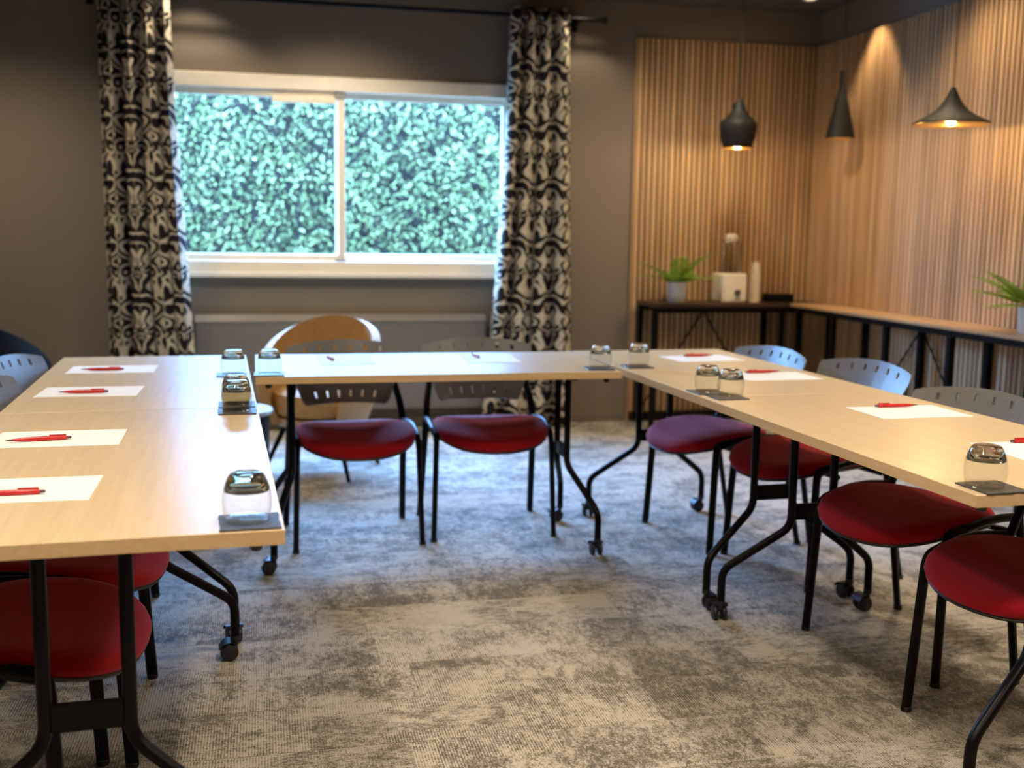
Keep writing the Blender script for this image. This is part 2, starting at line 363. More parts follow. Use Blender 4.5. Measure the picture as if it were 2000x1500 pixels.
while y > PY0+.02:
    o = bpy.data.objects.new('slat', sl_r); C.objects.link(o); o.parent = pr; o.location = (-.010, y, 0); y -= SL_P

# ------------------------------------------------------------------ tables
TH, TW, TL = .74, .70, 1.352
def table_proto():
    t = thing('folding_table', '', 'table', (0, 0, 0), 0, 'maple tables of the U')
    hw, hl = TW/2-.0015, TL/2-.0015
    MB().box(-hw+.0015, hw-.0015, -hl+.0015, hl-.0015, TH-.026, TH, .0008).build('tabletop', M['maple'], t)
    e = MB(); e.box(-hw, hw, -hl, -hl+.002, TH-.0265, TH-.0006, .0006).box(-hw, hw, hl-.002, hl, TH-.0265, TH-.0006, .0006)
    e.box(-hw, -hw+.002, -hl+.002, hl-.002, TH-.0265, TH-.0006, .0006).box(hw-.002, hw, -hl+.002, hl-.002, TH-.0265, TH-.0006, .0006)
    e.build('edge_band', M['edge'], t)
    MB().box(-.020, .020, -.53, .53, TH-.066, TH-.0262, .003).build('under_beam', M['steel'], t)
    for sy in (-1, 1):
        yu, yf = sy*(hl-.130), sy*(hl-.055)
        MB().box(-.16, .16, yu-.03, yu+.03, TH-.034, TH-.0262, .002).box(-.16, .16, yu-.012, yu+.012, TH-.06, TH-.034, .002).build('mounting_bracket', M['steel'], t)
        MB().box(-.062, .062, yu-.008, yu+.008, .352, .404, .002).build('crossbar', M['steel'], t)
        for sx in (-1, 1):
            MB().tube([(sx*.073, yu, TH-.034), (sx*.073, yu, .328), (sx*.272, yf, .175), (sx*.272, yf, .062)], .0132, 12, .036).build('leg', M['steel'], t)
            c = MB(); rz = Matrix.Translation((sx*.272, yf, 0)) @ Matrix.Rotation(sx*.9+sy*.7, 4, 'Z')
            c.lathe([(.0, .072), (.014, .072), (.014, .058), (.009, .058), (.009, .045), (.0, .045)], 12, rz)
            hood = []; 
            for k in range(9):
                a = PI*k/8*.62+.3; hood.append((0, .018+.031*math.cos(a), .027+.031*math.sin(a)))
            c.box(-.006, .006, .0, .034, .03, .056, .003, rz)
            for k in range(8): c.add([rz @ Vector((w, p[1], p[2])) for p in (hood[k], hood[k+1]) for w in (-.026, .026)], [(0, 1, 3, 2)])
            co = c.build('caster', M['rubber'], t)
            for w in (-1, 1):
                T = rz @ Matrix.Translation((w*.015, .018, .0262))
                MB().lathe([(0, -.009), (.018, -.009), (.0245, -.006), (.0262, -.002), (.0262, .002), (.0245, .006), (.018, .009), (0, .009)], 20, T, 'X').build('wheel', M['rubber'], co)
            MB().lathe([(0, 0), (.011, 0), (.011, -.016), (.008, -.020), (0, -.020)], 12, Matrix.Translation((sx*.30, sy*(hl-.045), TH-.0262))).build('coupling_stud', M['rubber'], t)
    return t
def rect(x, y, a, u, v): c, s = math.cos(a), math.sin(a); return (x+u*c-v*s, y+u*s+v*c, 0)
LA = (-.0725, 4.5849, .0388); CA = (-.0371, 4.587, .007); RA = (1.3213, 4.6099, .0336)
tp = table_proto()
tb = [
 (rect(*LA, -.35, -TL/2), LA[2], 'maple table by the plain wall, meeting the table under the window at its corner'),
 (rect(*LA, -.35, -TL*1.5), LA[2], 'maple table nearest the camera on the plain wall side, one tumbler at its corner'),
 (rect(*CA, TL/2, -.35), CA[2]+PI/2, 'maple cross table in front of the window, white with glare, two chairs behind'),
 (rect(*RA, .35, -TL/2), RA[2], 'maple table along the slatted wall at the window end, three tumblers on it'),
 (rect(*RA, .35, -TL*1.5), RA[2], 'maple table along the slatted wall nearest the camera, slate coaster on its corner')]
for i, (p, a, lb) in enumerate(tb): place(tp if i == 0 else dup(tp), p, a, lb)

# ------------------------------------------------------------------ chairs
def seat_outline(a):
    # superellipse, wider at the front (-Y)
    ca, sa = math.cos(a), math.sin(a); p = 2.6
    r = (abs(ca)**p+abs(sa)**p)**(-1/p); x, y = r*ca, r*sa
    return x*(.238-.016*y), (y*.205 if y > 0 else y*.255)-.066
def seat_z(x, y):
    z = .462+.020*(x/.23)**2
    if y < -.06: z -= .024*((-.06-y)/.2)**1.6
    if y > .08: z += .012*((y-.08)/.13)**2
    return z
def pillow(rings, n=40):
    mb = MB(); v = []; f = []
    for (s, dz) in rings:
        for k in range(n):
            x, y = seat_outline(2*PI*k/n); x *= s; y = (y+.066)*s-.066; v.append((x, y, seat_z(x, y)+dz))
    for i in range(len(rings)-1):
        for k in range(n): f.append((i*n+k, i*n+(k+1) % n, (i+1)*n+(k+1) % n, (i+1)*n+k))
    f.append(tuple(range(n))[::-1]); f.append(tuple(range(len(v)-n, len(v)))); return mb.add(v, f)
def backrest_mesh():
    cols = [-1, -.94, -.87, -.78]; slots = [-.66+.264*i for i in range(6)]
    for s in slots: cols += [s-.028, s+.028]
    cols += [.78, .87, .94, 1]; 
    rows = [0, .03, .09, .20, .35, .55, .75, .835, .925, .965, 1]
    def P(s, t):
        hw = .172+.074*min(1, t/.85)**.9
        if t > .9: hw -= .004*((t-.9)/.1)**2
        if t < .06: hw -= .010*((.06-t)/.06)**2
        x = s*hw; z = .528+t*(.262-.026*s*s-.003*s**8)+.0*s
        return (x, .170+.082*t**1.2-.048*s*s+.004*t, z)
    v = [P(s, t) for t in rows for s in cols]; nc = len(cols); f = []
    for i in range(len(rows)-1):
        for j in range(nc-1):
            mid = (cols[j]+cols[j+1])/2
            if any(abs(mid-s) < .02 for s in slots) and (rows[i] == .835 or rows[i] == .09): continue
            f.append((i*nc+j, i*nc+j+1, (i+1)*nc+j+1, (i+1)*nc+j))
    me = bpy.data.meshes.new('backrest'); me.from_pydata(v, [], f)
    bm = bmesh.new(); bm.from_mesh(me)
    bmesh.ops.delete(bm, geom=[x for x in bm.verts if not x.link_faces], context='VERTS'); bmesh.ops.recalc_face_normals(bm, faces=bm.faces)
    bmesh.ops.solidify(bm, geom=list(bm.faces), thickness=.007); bm.to_mesh(me); bm.free(); return me
def chair_proto():
    t = thing('meeting_chair', '', 'chair', (0, 0, 0), 0, 'red meeting chairs around the U')
    pillow([(.04, 0), (.3, 0), (.55, 0), (.75, 0), (.88, -.002), (.95, -.008), (.985, -.018), (1, -.030), (.99, -.040), (.965, -.046)]).build('seat', M['red'], t)
    pillow([(.962, -.0445), (.975, -.050), (.955, -.056), (.8, -.064), (.3, -.066), (.04, -.066)]).build('seat_shell', M['shell'], t)
    link('backrest', backrest_mesh(), M['grey'], t)
    for sx in (-1, 1):
        MB().tube([(sx*.252, -.222, .004), (sx*.240, -.200, .400), (sx*.238, -.192, .430), (sx*.243, -.130, .444)], .0115, 10, .03, True, 1.35, .0130).build('leg', M['steel'], t)
        MB().tube([(sx*.252, .205, .004), (sx*.240, .122, .40), (sx*.237, .115, .455)], .0115, 10, 0, True, 1.3, .0130).build('leg', M['steel'], t)
        MB().tube([(sx*.243, -.132, .444), (sx*.246, -.06, .458), (sx*.244, .02, .460), (sx*.237, .115, .452)], .0125, 10, .02).build('side_rail', M['steel'], t)
        MB().tube([(sx*.237, .113, .440), (sx*.232, .142, .52), (sx*.214, .186, .60), (sx*.190, .240, .72)], .0125, 10, .04, True, 1.3, .011).build('back_upright', M['steel'], t)
        for (fx, fy) in ((.252, -.222), (.252, .205)):
            MB().lathe([(0, 0), (.014, 0), (.0145, .012), (.012, .014), (0, .014)], 12, Matrix.Translation((sx*fx, fy, 0))).build('foot_cap', M['rubber'], t)
    MB().tube([(-.237, .10, .405), (.237, .10, .405)], .010, 8).tube([(-.238, -.10, .405), (.238, -.10, .405)], .010, 8).build('seat_support', M['steel'], t)
    return t
def chair_from_feet(a, bft):
    # a, b: front feet positions as seen from the sitter's right and left (local -x foot, +x foot)
    a = Vector((a[0], a[1])); b_ = Vector((bft[0], bft[1])); ex = (b_-a).normalized(); ey = Vector((-ex.y, ex.x)); mid = (a+b_)/2
    org = mid+ey*.222; return (org.x, org.y, 0), math.atan2(ex.y, ex.x)
cp = chair_proto()
chairs = [
 # local -x foot, local +x foot (chair faces local -y)
 ((.112, 4.215), (.609, 4.250), 'red chair behind the cross table, next to the plain wall row, tan armchair behind it'),
 ((.664, 4.280), (1.165, 4.278), 'red chair behind the cross table, beside the caster near the slatted wall row'),
 ((1.62, 4.413), (1.71, 3.921), 'red chair at the window end of the slatted wall row, seat purplish in daylight'),
 ((1.772, 3.912), (1.876, 3.422), 'second red chair from the window in the slatted wall row, back half blue with daylight'),
 ((1.690, 3.081), (1.835, 2.602), 'third red chair from the window along the slatted wall, turned a little away'),
 ((1.667, 2.475), (1.790, 1.991), 'red chair nearest the camera along the slatted wall, seat cut by the picture edge'),
 ((-.49, 3.86), (-.40, 4.352), 'red chair at the window end of the plain wall row, grey back catching blue daylight'),
 ((-.44, 3.285), (-.377, 3.779), 'second red chair from the window on the plain wall side, mostly under the table'),
 ((-.385, 2.578), (-.321, 3.072), 'third red chair from the window on the plain wall side, behind the nearest red seat'),
 ((-.380, 2.052), (-.317, 2.547), 'red chair nearest the camera on the plain wall side, behind the table legs')]
for i, (a, bf, lb) in enumerate(chairs):
    p, rz = chair_from_feet(a, bf); place(cp if i == 0 else dup(cp), p, rz, lb)

# ------------------------------------------------------------------ things on the tables
ZT = TH+.0002
def paper(x, y, rz, lb, w=.297, d=.210):
    o = MB().box(-w/2, w/2, -d/2, d/2, 0, .0012).build('paper_sheet', M['paper'], None, False); tag(o, lb, 'paper', 'white note sheets'); o.location = (x, y, ZT); o.rotation_euler = (0, 0, rz)
papers = [(-.535, 4.152, .01, 'white sheet with a red pen, nearest the window on the plain wall side'),
 (-.532, 3.600, -.02, 'white sheet with a red pen, second from the window on the plain wall side'),
 (-.492, 2.805, .02, 'white sheet with a red pen, third from the window on the plain wall side'),
 (-.480, 2.260, .01, 'white sheet with a red pen, nearest the camera on the plain wall side'),
 (.315, 4.36, PI/2+.03, 'white sheet washed out by glare on the cross table, before the tan armchair'),
 (.905, 4.36, PI/2-.05, 'white sheet washed out by glare on the cross table, nearer the patterned curtain and slats'),
 (1.795, 4.273, .10, 'white sheet with a red pen at the window end of the slatted wall row'),
 (1.840, 3.700, .03, 'white sheet with a red pen, second from the window in the slatted wall row'),
 (1.882, 2.886, .01, 'white sheet with a red pen, third from the window in the slatted wall row'),
 (1.900, 2.310, .0, 'white sheet with a red pen behind the tumbler on the slatted wall row corner')]
for p in papers: paper(*p)
def pen_proto():
    t = thing('ballpoint_pen', '', 'pen', (0, 0, 0), 0, 'red pens on the sheets')   # tip points to -X
    MB().lathe([(.0026, -.058), (.0046, -.040), (.0056, -.015), (.0056, .02), (.0050, .058), (.0046, .062), (0, .062)], 14, None, 'X').build('barrel', M['red_pen'], t)
    MB().lathe([(0, -.074), (.0009, -.073), (.0026, -.058), (0, -.0575)], 12, None, 'X').build('tip', M['pen_tip'], t)
    MB().lathe([(0, .0615), (.0036, .0615), (.0034, .071), (0, .073)], 12, None, 'X').build('push_button', M['pen_tip'], t)
    MB().box(.022, .060, -.002, .002, .0056, .0082, .0008).box(.056, .060, -.002, .002, .003, .0082, .0006).build('clip', M['red_pen'], t)
    return t
pp = pen_proto(); ZP = ZT+.0013+.0056
pens = [(-.566, 4.116, 0, 'plain wall side, sheet nearest the window'), (-.548, 3.560, .02, 'plain wall side, second sheet from the window'),
 (-.532, 2.775, .16, 'plain wall side, third sheet from the window'), (-.490, 2.214, .03, 'plain wall side, sheet nearest the camera'),
 (.256, 4.391, -1.42, 'glare-washed cross table sheet before the tan armchair'), (.855, 4.433, -1.52, 'glare-washed cross table sheet nearer the slats'),
 (1.808, 4.340, PI+.16, 'slatted wall row, sheet nearest the window'), (1.839, 3.790, PI+.08, 'slatted wall row, second sheet from the window'),
 (1.892, 2.970, PI, 'slatted wall row, third sheet from the window'), (1.930, 2.395, PI+.02, 'slatted wall row, sheet behind the corner tumbler')]
for i, (x, y, a, lb) in enumerate(pens): place(pp if i == 0 else dup(pp), (x, y, ZP), a, 'red ballpoint pen on white sheet, '+lb)
def coaster(x, y, rz, lb, s=.104):
    pts = []
    for e in range(4):
        for k in range(7):
            t = -1+2*k/7; j = random.uniform(-.0016, .0016)
            p = [(t, -1), (1, t), (-t, 1), (-1, -t)][e]; pts.append((p[0]*s/2+(j if e % 2 else 0), p[1]*s/2+(0 if e % 2 else j)))
    n = len(pts); v = [(px, py, z) for z, q in ((0, 1), (.0028, 1), (.0036, .985)) for px, py in [(a*q, b*q) for a, b in pts]]
    f = [tuple(range(n))[::-1], tuple(range(2*n, 3*n))]
    for L in range(2):
        for k in range(n): f.append((L*n+k, L*n+(k+1) % n, (L+1)*n+(k+1) % n, (L+1)*n+k))
    o = MB().add(v, f).build('slate_coaster', M['slate'], None); tag(o, lb, 'coaster', 'slate coasters'); o.location = (x, y, ZT); o.rotation_euler = (0, 0, rz)
out = [(.0375, 0), (.0395, .004), (.0432, .022), (.0440, .036), (.0425, .052), (.0385, .067), (.0330, .079)]
TM = MB().lathe([(.0362, .0004), (.0368, 0)]+out+[(.0312, .0786)]+[(r_-.0016, z_) for r_, z_ in out[:0:-1]], 40).mesh('tumbler'); TM.materials.append(M['thin_glass'])
BM_ = MB().lathe([(0, .0690), (.014, .0684), (.026, .0662), (.0335, .0615), (.0374, .0555), (.0394, .0550), (.0394, .0610), (.0372, .0668), (.0330, .0790), (.0285, .0855), (.0245, .0872), (0, .0868)], 40).mesh('thick_base'); BM_.materials.append(M['glass'])
sets = [(-.112, 3.945, .0, 'plain wall row beside the cross table'), (-.080, 3.272, .02, 'plain wall row, farther of the pair at the table joint'),
 (-.077, 3.152, .03, 'plain wall row, nearer of the pair at the table joint'), (-.030, 1.940, .04, 'plain wall row corner nearest the camera'),
 (.016, 3.950, .0, 'cross table end by the plain wall row'), (1.256, 3.985, -.12, 'cross table end by the slatted wall row'),
 (1.424, 4.027, -.05, 'slatted wall row beside the cross table'), (1.428, 3.340, .02, 'slatted wall row, farther of the pair at the table joint'),
 (1.447, 3.225, .03, 'slatted wall row, nearer of the pair at the table joint'), (1.487, 1.962, .04, 'slatted wall row corner nearest the camera')]
gpos = [(-.107, 3.950), (-.082, 3.278), (-.078, 3.160), (-.034, 1.945), (.018, 3.952), (1.262, 3.993), (1.432, 4.036), (1.430, 3.345), (1.466, 3.243), (1.476, 1.972)]
for (x, y, a, lb), (gx, gy) in zip(sets, gpos):
    coaster(x, y, a, 'dark slate coaster, '+lb)
    o = link('tumbler', TM, None, None); link('thick_base', BM_, None, o); tag(o, 'clear upturned tumbler, '+lb, 'glass', 'upturned tumblers'); o.location = (gx, gy, ZT+.0037+.0001)

# ------------------------------------------------------------------ curtains and rod
RY, RZ = 6.755, 2.568
def curtain(xt0, xt1, xb0, xb1, npl, lb, ph):
    nu, nz = 120, 26; v = []; uv = []; f = []
    zt, zb = RZ+.045, .015
    for j in range(nz+1):
        t = j/nz; z = zt+(zb-zt)*t; g = t**1.5
        x0 = xt0+(xb0-xt0)*g; x1 = xt1+(xb1-xt1)*g; s = 0; prev = None
        for i in range(nu+1):
            u = i/nu; amp = .042+.012*math.sin(5*u+ph)+.010*g
            yy = RY+amp*math.sin(2*PI*npl*u+ph+.35*g*math.sin(3*u*PI))
            xx = x0+(x1-x0)*u+.010*math.sin(4*PI*npl*u+ph)+.012*g*math.sin(7*u+3*t)
            v.append((xx, yy, z)); uv.append((u*(xt1-xt0)*2.3+ph*.1, z))
    for j in range(nz):
        for i in range(nu): a = j*(nu+1)+i; f.append((a, a+1, a+nu+2, a+nu+1))
    me = bpy.data.meshes.new('curtain'); me.from_pydata(v, [], f); ul = me.uv_layers.new(name='UVMap')
    ul.data.foreach_set('uv', [c for p in me.polygons for vi in p.vertices for c in uv[vi]])
    o = link('curtain', me, M['curtain']); sm = o.modifiers.new('thickness', 'SOLIDIFY'); sm.thickness = .0015
    tag(o, lb, 'curtain', 'black and cream curtains')
    for k in range(npl*2):
        u = (k+.5)/(npl*2)-.02; x = xt0+(xt1-xt0)*max(.04, u)
        T = Matrix.Translation((x, RY, RZ)) @ Matrix.Rotation(.7*(1 if k % 2 else -1), 4, 'Z')
        pr_ = [(.019+.005*math.cos(a), .005*math.sin(a)) for a in [2*PI*q/8 for q in range(9)]]
        MB().lathe(pr_, 18, T, 'X').build('eyelet', M['chrome'], o)
    return o
curtain(-.895, -.50, -.895, -.375, 4, 'black curtain with cream scrolls beside the plain wall end of the window', .4)
curtain(1.50, 1.885, 1.345, 1.955, 4, 'black curtain with cream scrolls between the window and the slat panel', 2.1)
rd = thing('curtain_rod', 'black curtain rod with cone finial above the window', 'curtain rod', (0, 0, 0))
MB().tube([(-1.08, RY, RZ), (2.045, RY, RZ)], .0125, 14).build('rod', M['steel'], rd)
for sx, x in ((-1, -1.08), (1, 2.045)):
    MB().lathe([(0, 0), (.014, 0), (.015, .02), (.021, .055), (.022, .07), (0, .072)] if sx > 0 else [(0, -.072), (.022, -.07), (.021, -.055), (.015, -.02), (.014, 0), (0, 0)], 16, Matrix.Translation((x, RY, RZ)), 'X').build('finial', M['steel'], rd)
for x in (-.95, 1.955):
    MB().box(x-.012, x+.012, RY+.005, YB, RZ-.012, RZ+.012, .002).box(x-.02, x+.02, YB-.008, YB, RZ-.05, RZ+.05, .003).build('bracket', M['steel'], rd)

# ------------------------------------------------------------------ radiator
rr = thing('radiator', 'low grey flat panel radiator under the window', 'radiator', (0, 0, 0))
x0, x1, ya, yb, za, zb = -.405, 1.385, 6.828, 6.912, .13, .728
MB().box(x0, x1, ya, ya+.022, za, zb-.041, .004).build('front_panel', M['radiator'], rr)
MB().box(x0+.01, x1-.01, yb-.02, yb, za+.02, zb-.02, .004).build('rear_panel', M['radiator'], rr)
g = MB(); g.add([(xx, yy, zz) for xx in (x0-.003, x1+.003) for yy, zz in ((ya-.004, zb-.040), (ya+.038, zb), (ya+.046, zb), (ya+.046, zb-.040))], [(0, 1, 5, 4), (1, 2, 6, 5), (2, 3, 7, 6), (3, 0, 4, 7), (0, 3, 2, 1), (4, 5, 6, 7)]).box(x0-.003, x1+.003, yb-.012, yb, zb-.012, zb, .003)
k = x0
while k < x1: g.box(k, k+.012, ya+.047, yb-.012, zb-.010, zb-.001); k += .03
g.build('top_grille', M['radiator'], rr)
for x in (x0-.003, x1-.003): MB().box(x, x+.006, ya+.004, yb-.002, za+.03, zb-.012, .002).build('side_panel', M['radiator'], rr)
for x in (x0+.25, x1-.25): MB().box(x-.02, x+.02, yb, YB-.0015, .25, .62, .002).build('wall_bracket', M['radiator'], rr)
MB().tube([(x1+.01, 6.86, .20), (x1+.05, 6.86, .20), (x1+.05, 6.86, .0)], .010, 10, .03).lathe([(0, 0), (.02, 0), (.022, .05), (.015, .06), (0, .06)], 14, Matrix.Translation((x1+.012, 6.86, .20)), 'X').build('valve', M['radiator'], rr)

# ------------------------------------------------------------------ tub armchairs, side table
def tub_chair(loc, rz, m, lb, name='tub_armchair', R=.29, top=.79, arm=.52, seat=.44, ex=.55):
    t = thing(name, lb, 'armchair', loc, rz)   # back towards +Y
    n = 49; v = []; f = []; rows = 8
    A = 2.35
    def rim(a): 
        c = (1+math.cos(a*PI/A))/2; return arm+(top-arm)*c**ex
    for side in (0, 1):
        for i in range(n):
            a = -A+2*A*i/(n-1)
            for j in range(rows+1):
                tt = j/rows; z = .27+(rim(a)-.27)*tt
                r = R*(.80+.24*tt**.8)+.02*math.sin(tt*PI)-(.052*side)
                if j == rows: r -= .004*(1-2*side)
                v.append((r*math.sin(a), r*math.cos(a)*(1.0 if abs(a) < PI/2 else 1.3), z+(.012 if j == rows and side else 0)))
    q = rows+1
    for side in (0, 1):
        o = side*n*q
        for i in range(n-1):
            for j in range(rows): f.append((o+i*q+j, o+(i+1)*q+j, o+(i+1)*q+j+1, o+i*q+j+1))
    for i in range(n-1):
        for j in (0, rows): f.append((i*q+j, (i+1)*q+j, n*q+(i+1)*q+j, n*q+i*q+j))
    for i in (0, n-1):
        for j in range(rows): f.append((i*q+j, i*q+j+1, n*q+i*q+j+1, n*q+i*q+j))
    MB().add(v, f).build('back_shell', m, t)
    MB().lathe([(0, .25), (R*.72, .25), (R*.80, .28), (R*.80, .30), (0, .30)], 40).build('seat_base', m, t)
    MB().lathe([(0, .30), (R*.70, .30), (R*.82, .32), (R*.84, .37), (R*.80, seat-.02), (R*.66, seat), (0, seat+.01)], 40).build('seat_cushion', m, t)
    for sx in (-1, 1):
        for sy in (-1, 1): MB().tube([(sx*.14, sy*.14, .255), (sx*.235, sy*.235, 0)], .015, 10, 0, True, 1, .010).build('leg', M['steel'], t)
    return t
tub_chair((.285, 5.70, 0), -.42, M['tan'], 'tan leather tub armchair between the cross table and the radiator', R=.30, top=.785, arm=.50)
tub_chair((-1.56, 6.22, 0), PI*.95, M['black_leather'], 'black leather tub armchair with a rounded back by the plain wall', R=.41, top=.80, arm=.42, ex=.6)
st = thing('side_table', 'small round black side table with pale top beside the tan armchair', 'side table', (-.140, 4.98, 0))
MB().lathe([(0, .432), (.172, .432), (.176, .438), (.176, .448), (.172, .452), (0, .452)], 40).build('tabletop', M['blue_top'], st)
MB().lathe([(0, 0), (.145, 0), (.150, .01), (.160, .35), (.163, .432), (0, .432)], 40).build('drum_base', M['steel'], st)

# ------------------------------------------------------------------ counters along the slatted walls
CZ = .815
def vbrace(mb, p0, p1, apex): mb.tube([p0, apex], .006, 8); mb.tube([p1, apex], .006, 8)
cb_ = thing('console_counter', 'narrow dark counter against the slat panel on the window wall, fern and dispenser on it', 'counter', (0, 0, 0))
cy0, cy1 = 6.60, YB-.026
MB().box(2.43, 3.625, cy0, cy1, CZ-.028, CZ, .003).build('countertop', M['dark_wood'], cb_)
MB().box(2.43, 3.625, cy0+.005, cy0+.035, CZ-.062, CZ-.0285, .002).box(2.43, 3.625, cy1-.035, cy1-.005, CZ-.062, CZ-.0285, .002).build('top_rail', M['steel'], cb_)
MB().box(2.43, 3.40, cy1-.035, cy1-.005, .03, .065, .002).build('bottom_rail', M['steel'], cb_)
for x in (2.445, 3.335):
    for yy in (cy0+.02, cy1-.02): MB().box(x-.016, x+.016, yy-.016, yy+.016, 0, CZ-.0625, .002).build('leg', M['steel'], cb_)
b1 = MB(); vbrace(b1, (2.47, cy1-.02, .10), (3.31, cy1-.02, .10), (2.89, cy1-.02, CZ-.07)); b1.build('brace', M['steel'], cb_)
cr_ = thing('wall_counter', 'long narrow oak counter on black legs along the slatted wall', 'counter', (0, 0, 0))
cx0, cx1 = 3.375, XR-.026; cy_end = 2.2
MB().box(cx0, cx1, cy_end, cy0-.004, CZ-.018, CZ, .002).build('countertop', M['counter'], cr_)
MB().box(cx0+.004, cx0+.034, cy_end, cy0-.004, CZ-.052, CZ-.0185, .002).box(cx1-.034, cx1-.004, cy_end, cy0-.004, CZ-.052, CZ-.0185, .002).build('top_rail', M['steel'], cr_)
MB().box(cx1-.034, cx1-.004, cy_end, cy0-.03, .03, .065, .002).build('bottom_rail', M['steel'], cr_)
legs_y = [6.50, 6.06, 5.47, 4.88, 4.28, 3.68, 3.08, 2.48]
for yy in legs_y:
    for xx in (cx0+.019, cx1-.019): MB().box(xx-.016, xx+.016, yy-.018, yy+.018, 0, CZ-.0525, .002).build('leg', M['steel'], cr_)
for ya_, yb_ in zip(legs_y[1::2], legs_y[3::2]):
    b1 = MB(); vbrace(b1, (cx1-.019, ya_-.03, .10), (cx1-.019, yb_+.03, .10), (cx1-.019, (ya_+yb_)/2, CZ-.06)); b1.build('brace', M['steel'], cr_)

# fern pots
def fern(loc, lb, sc=1.0, rz=0, seed=1, nf=12, wall=PI/2):
    r = random.Random(seed); t = thing('potted_fern', lb, 'plant', loc, rz)
    MB().lathe([(0, 0), (.056, 0), (.060, .006), (.066, .125), (.067, .132), (.061, .132), (.058, .112), (0, .112)], 36).build('pot', M['white'], t)
    MB().lathe([(.0, .108), (.0585, .108), (.057, .116), (0, .120)], 24).build('soil', M['soil'], t)
    for k in range(nf):
        az = 2*PI*k/nf+r.uniform(-.25, .25); Ln = sc*r.uniform(.27, .36); el = r.uniform(.35, .85) if k % 2 else r.uniform(.8, 1.1)
        if math.cos(az+rz-wall) > .25: Ln *= .45
        pts = []; p = Vector((0, 0, .112)); d = el; N = 14
        for i in range(N+1):
            pts.append(p.copy()); p = p+Vector((math.cos(az)*math.cos(d), math.sin(az)*math.cos(d), math.sin(d)))*(Ln/N); d -= r.uniform(.035, .075)
        mb = MB(); mb.tube(pts, .0022, 5, 0, True, 1, .0008)
        side = Vector((-math.sin(az), math.cos(az), 0))
        for i in range(3, N+1):
            tt = i/N; ll = sc*.085*math.sin(PI*min(1, .18+tt*.80))**.8; dr = (pts[i]-pts[i-1]).normalized()
            for s_ in (-1, 1):
                dirv = (side*s_*.86+dr*.5+Vector((0, 0, -.12))).normalized(); w = dr*ll*.13; b0 = pts[i]
                mb.add([b0-w*.6, b0+dirv*ll*.5-w, b0+dirv*ll, b0+dirv*ll*.5+w, b0+w*.6], [(0, 1, 2, 3, 4)])
        me = bpy.data.meshes.new('frond'); me.from_pydata([tuple(q) for q in mb.v], [], mb.f); link('frond', me, M['fern'], t, False)
    return t
fern((2.625, 6.70, CZ), 'small fern in a white pot on the dark counter beside the drink dispenser', 1.0, .3, 5)
fern((3.49, 4.41, CZ), 'fern in a white pot on the oak counter, only its fronds in view', 1.1, .9, 8, 12, 0)
# drink dispenser
ds = thing('drink_dispenser', 'cream drink dispenser with a clear cylinder on the dark counter', 'dispenser', (3.008, 6.745, CZ), .0)
MB().box(-.088, .088, -.085, .085, 0, .190, .012).build('base', M['cream'], ds)
MB().lathe([(.0745, .190), (.0760, .192), (.0760, .375), (.062, .398), (.034, .408), (.032, .405), (.060, .394), (.0725, .372), (.0725, .192)], 40).build('cylinder', M['acrylic'], ds)
MB().lathe([(0, .400), (.040, .402), (.042, .412), (.040, .436), (.032, .446), (0, .448)], 32).build('lid', M['white'], ds)
MB().lathe([(0, .19), (.017, .19), (.017, .40), (0, .40)], 20).build('ice_tube', M['acrylic'], ds)
MB().lathe([(0, -.030), (.016, -.030), (.018, -.012), (.018, 0), (0, 0)], 16, Matrix.Translation((.018, -.086, .07)) @ Matrix.Rotation(PI/2, 4, 'Z'), 'X').box(.011, .025, -.118, -.100, .045, .072, .003).build('tap', M['pen_tip'], ds)
# paper cups
cupm = MB().lathe([(.0, .004), (.024, .004), (.025, 0), (.0255, 0), (.036, .092), (.0385, .094), (.0385, .098), (.0360, .099), (.0345, .096), (.0245, .006), (0, .006)][::1], 28).mesh('paper_cup'); cupm.materials.append(M['cream'])
cupi = [(r, .099-z) for r, z in []]
ORD = ['bottom one', 'second from the bottom', 'third from the bottom', 'fourth from the bottom', 'fifth from the bottom', 'sixth from the bottom', 'sixth from the top', 'fifth from the top', 'fourth from the top', 'third from the top', 'second from the top', 'topmost one']
for k in range(12):
    o = link('paper_cup', cupm, None); o.rotation_euler = (PI, 0, 0); o.location = (3.19, 6.75, CZ+.0992+k*.0150)
    tag(o, 'white paper cup, %s of the tall stack beside the dispenser' % ORD[k], 'cup', 'stacked paper cups')
bx = thing('storage_box', 'small black box in the corner where the two counters meet', 'box', (3.36, 6.74, CZ))
MB().box(-.085, .085, -.06, .06, 0, .044, .004).build('body', M['steel'], bx); MB().box(-.088, .088, -.063, .063, .044, .056, .003).build('lid', M['steel'], bx)

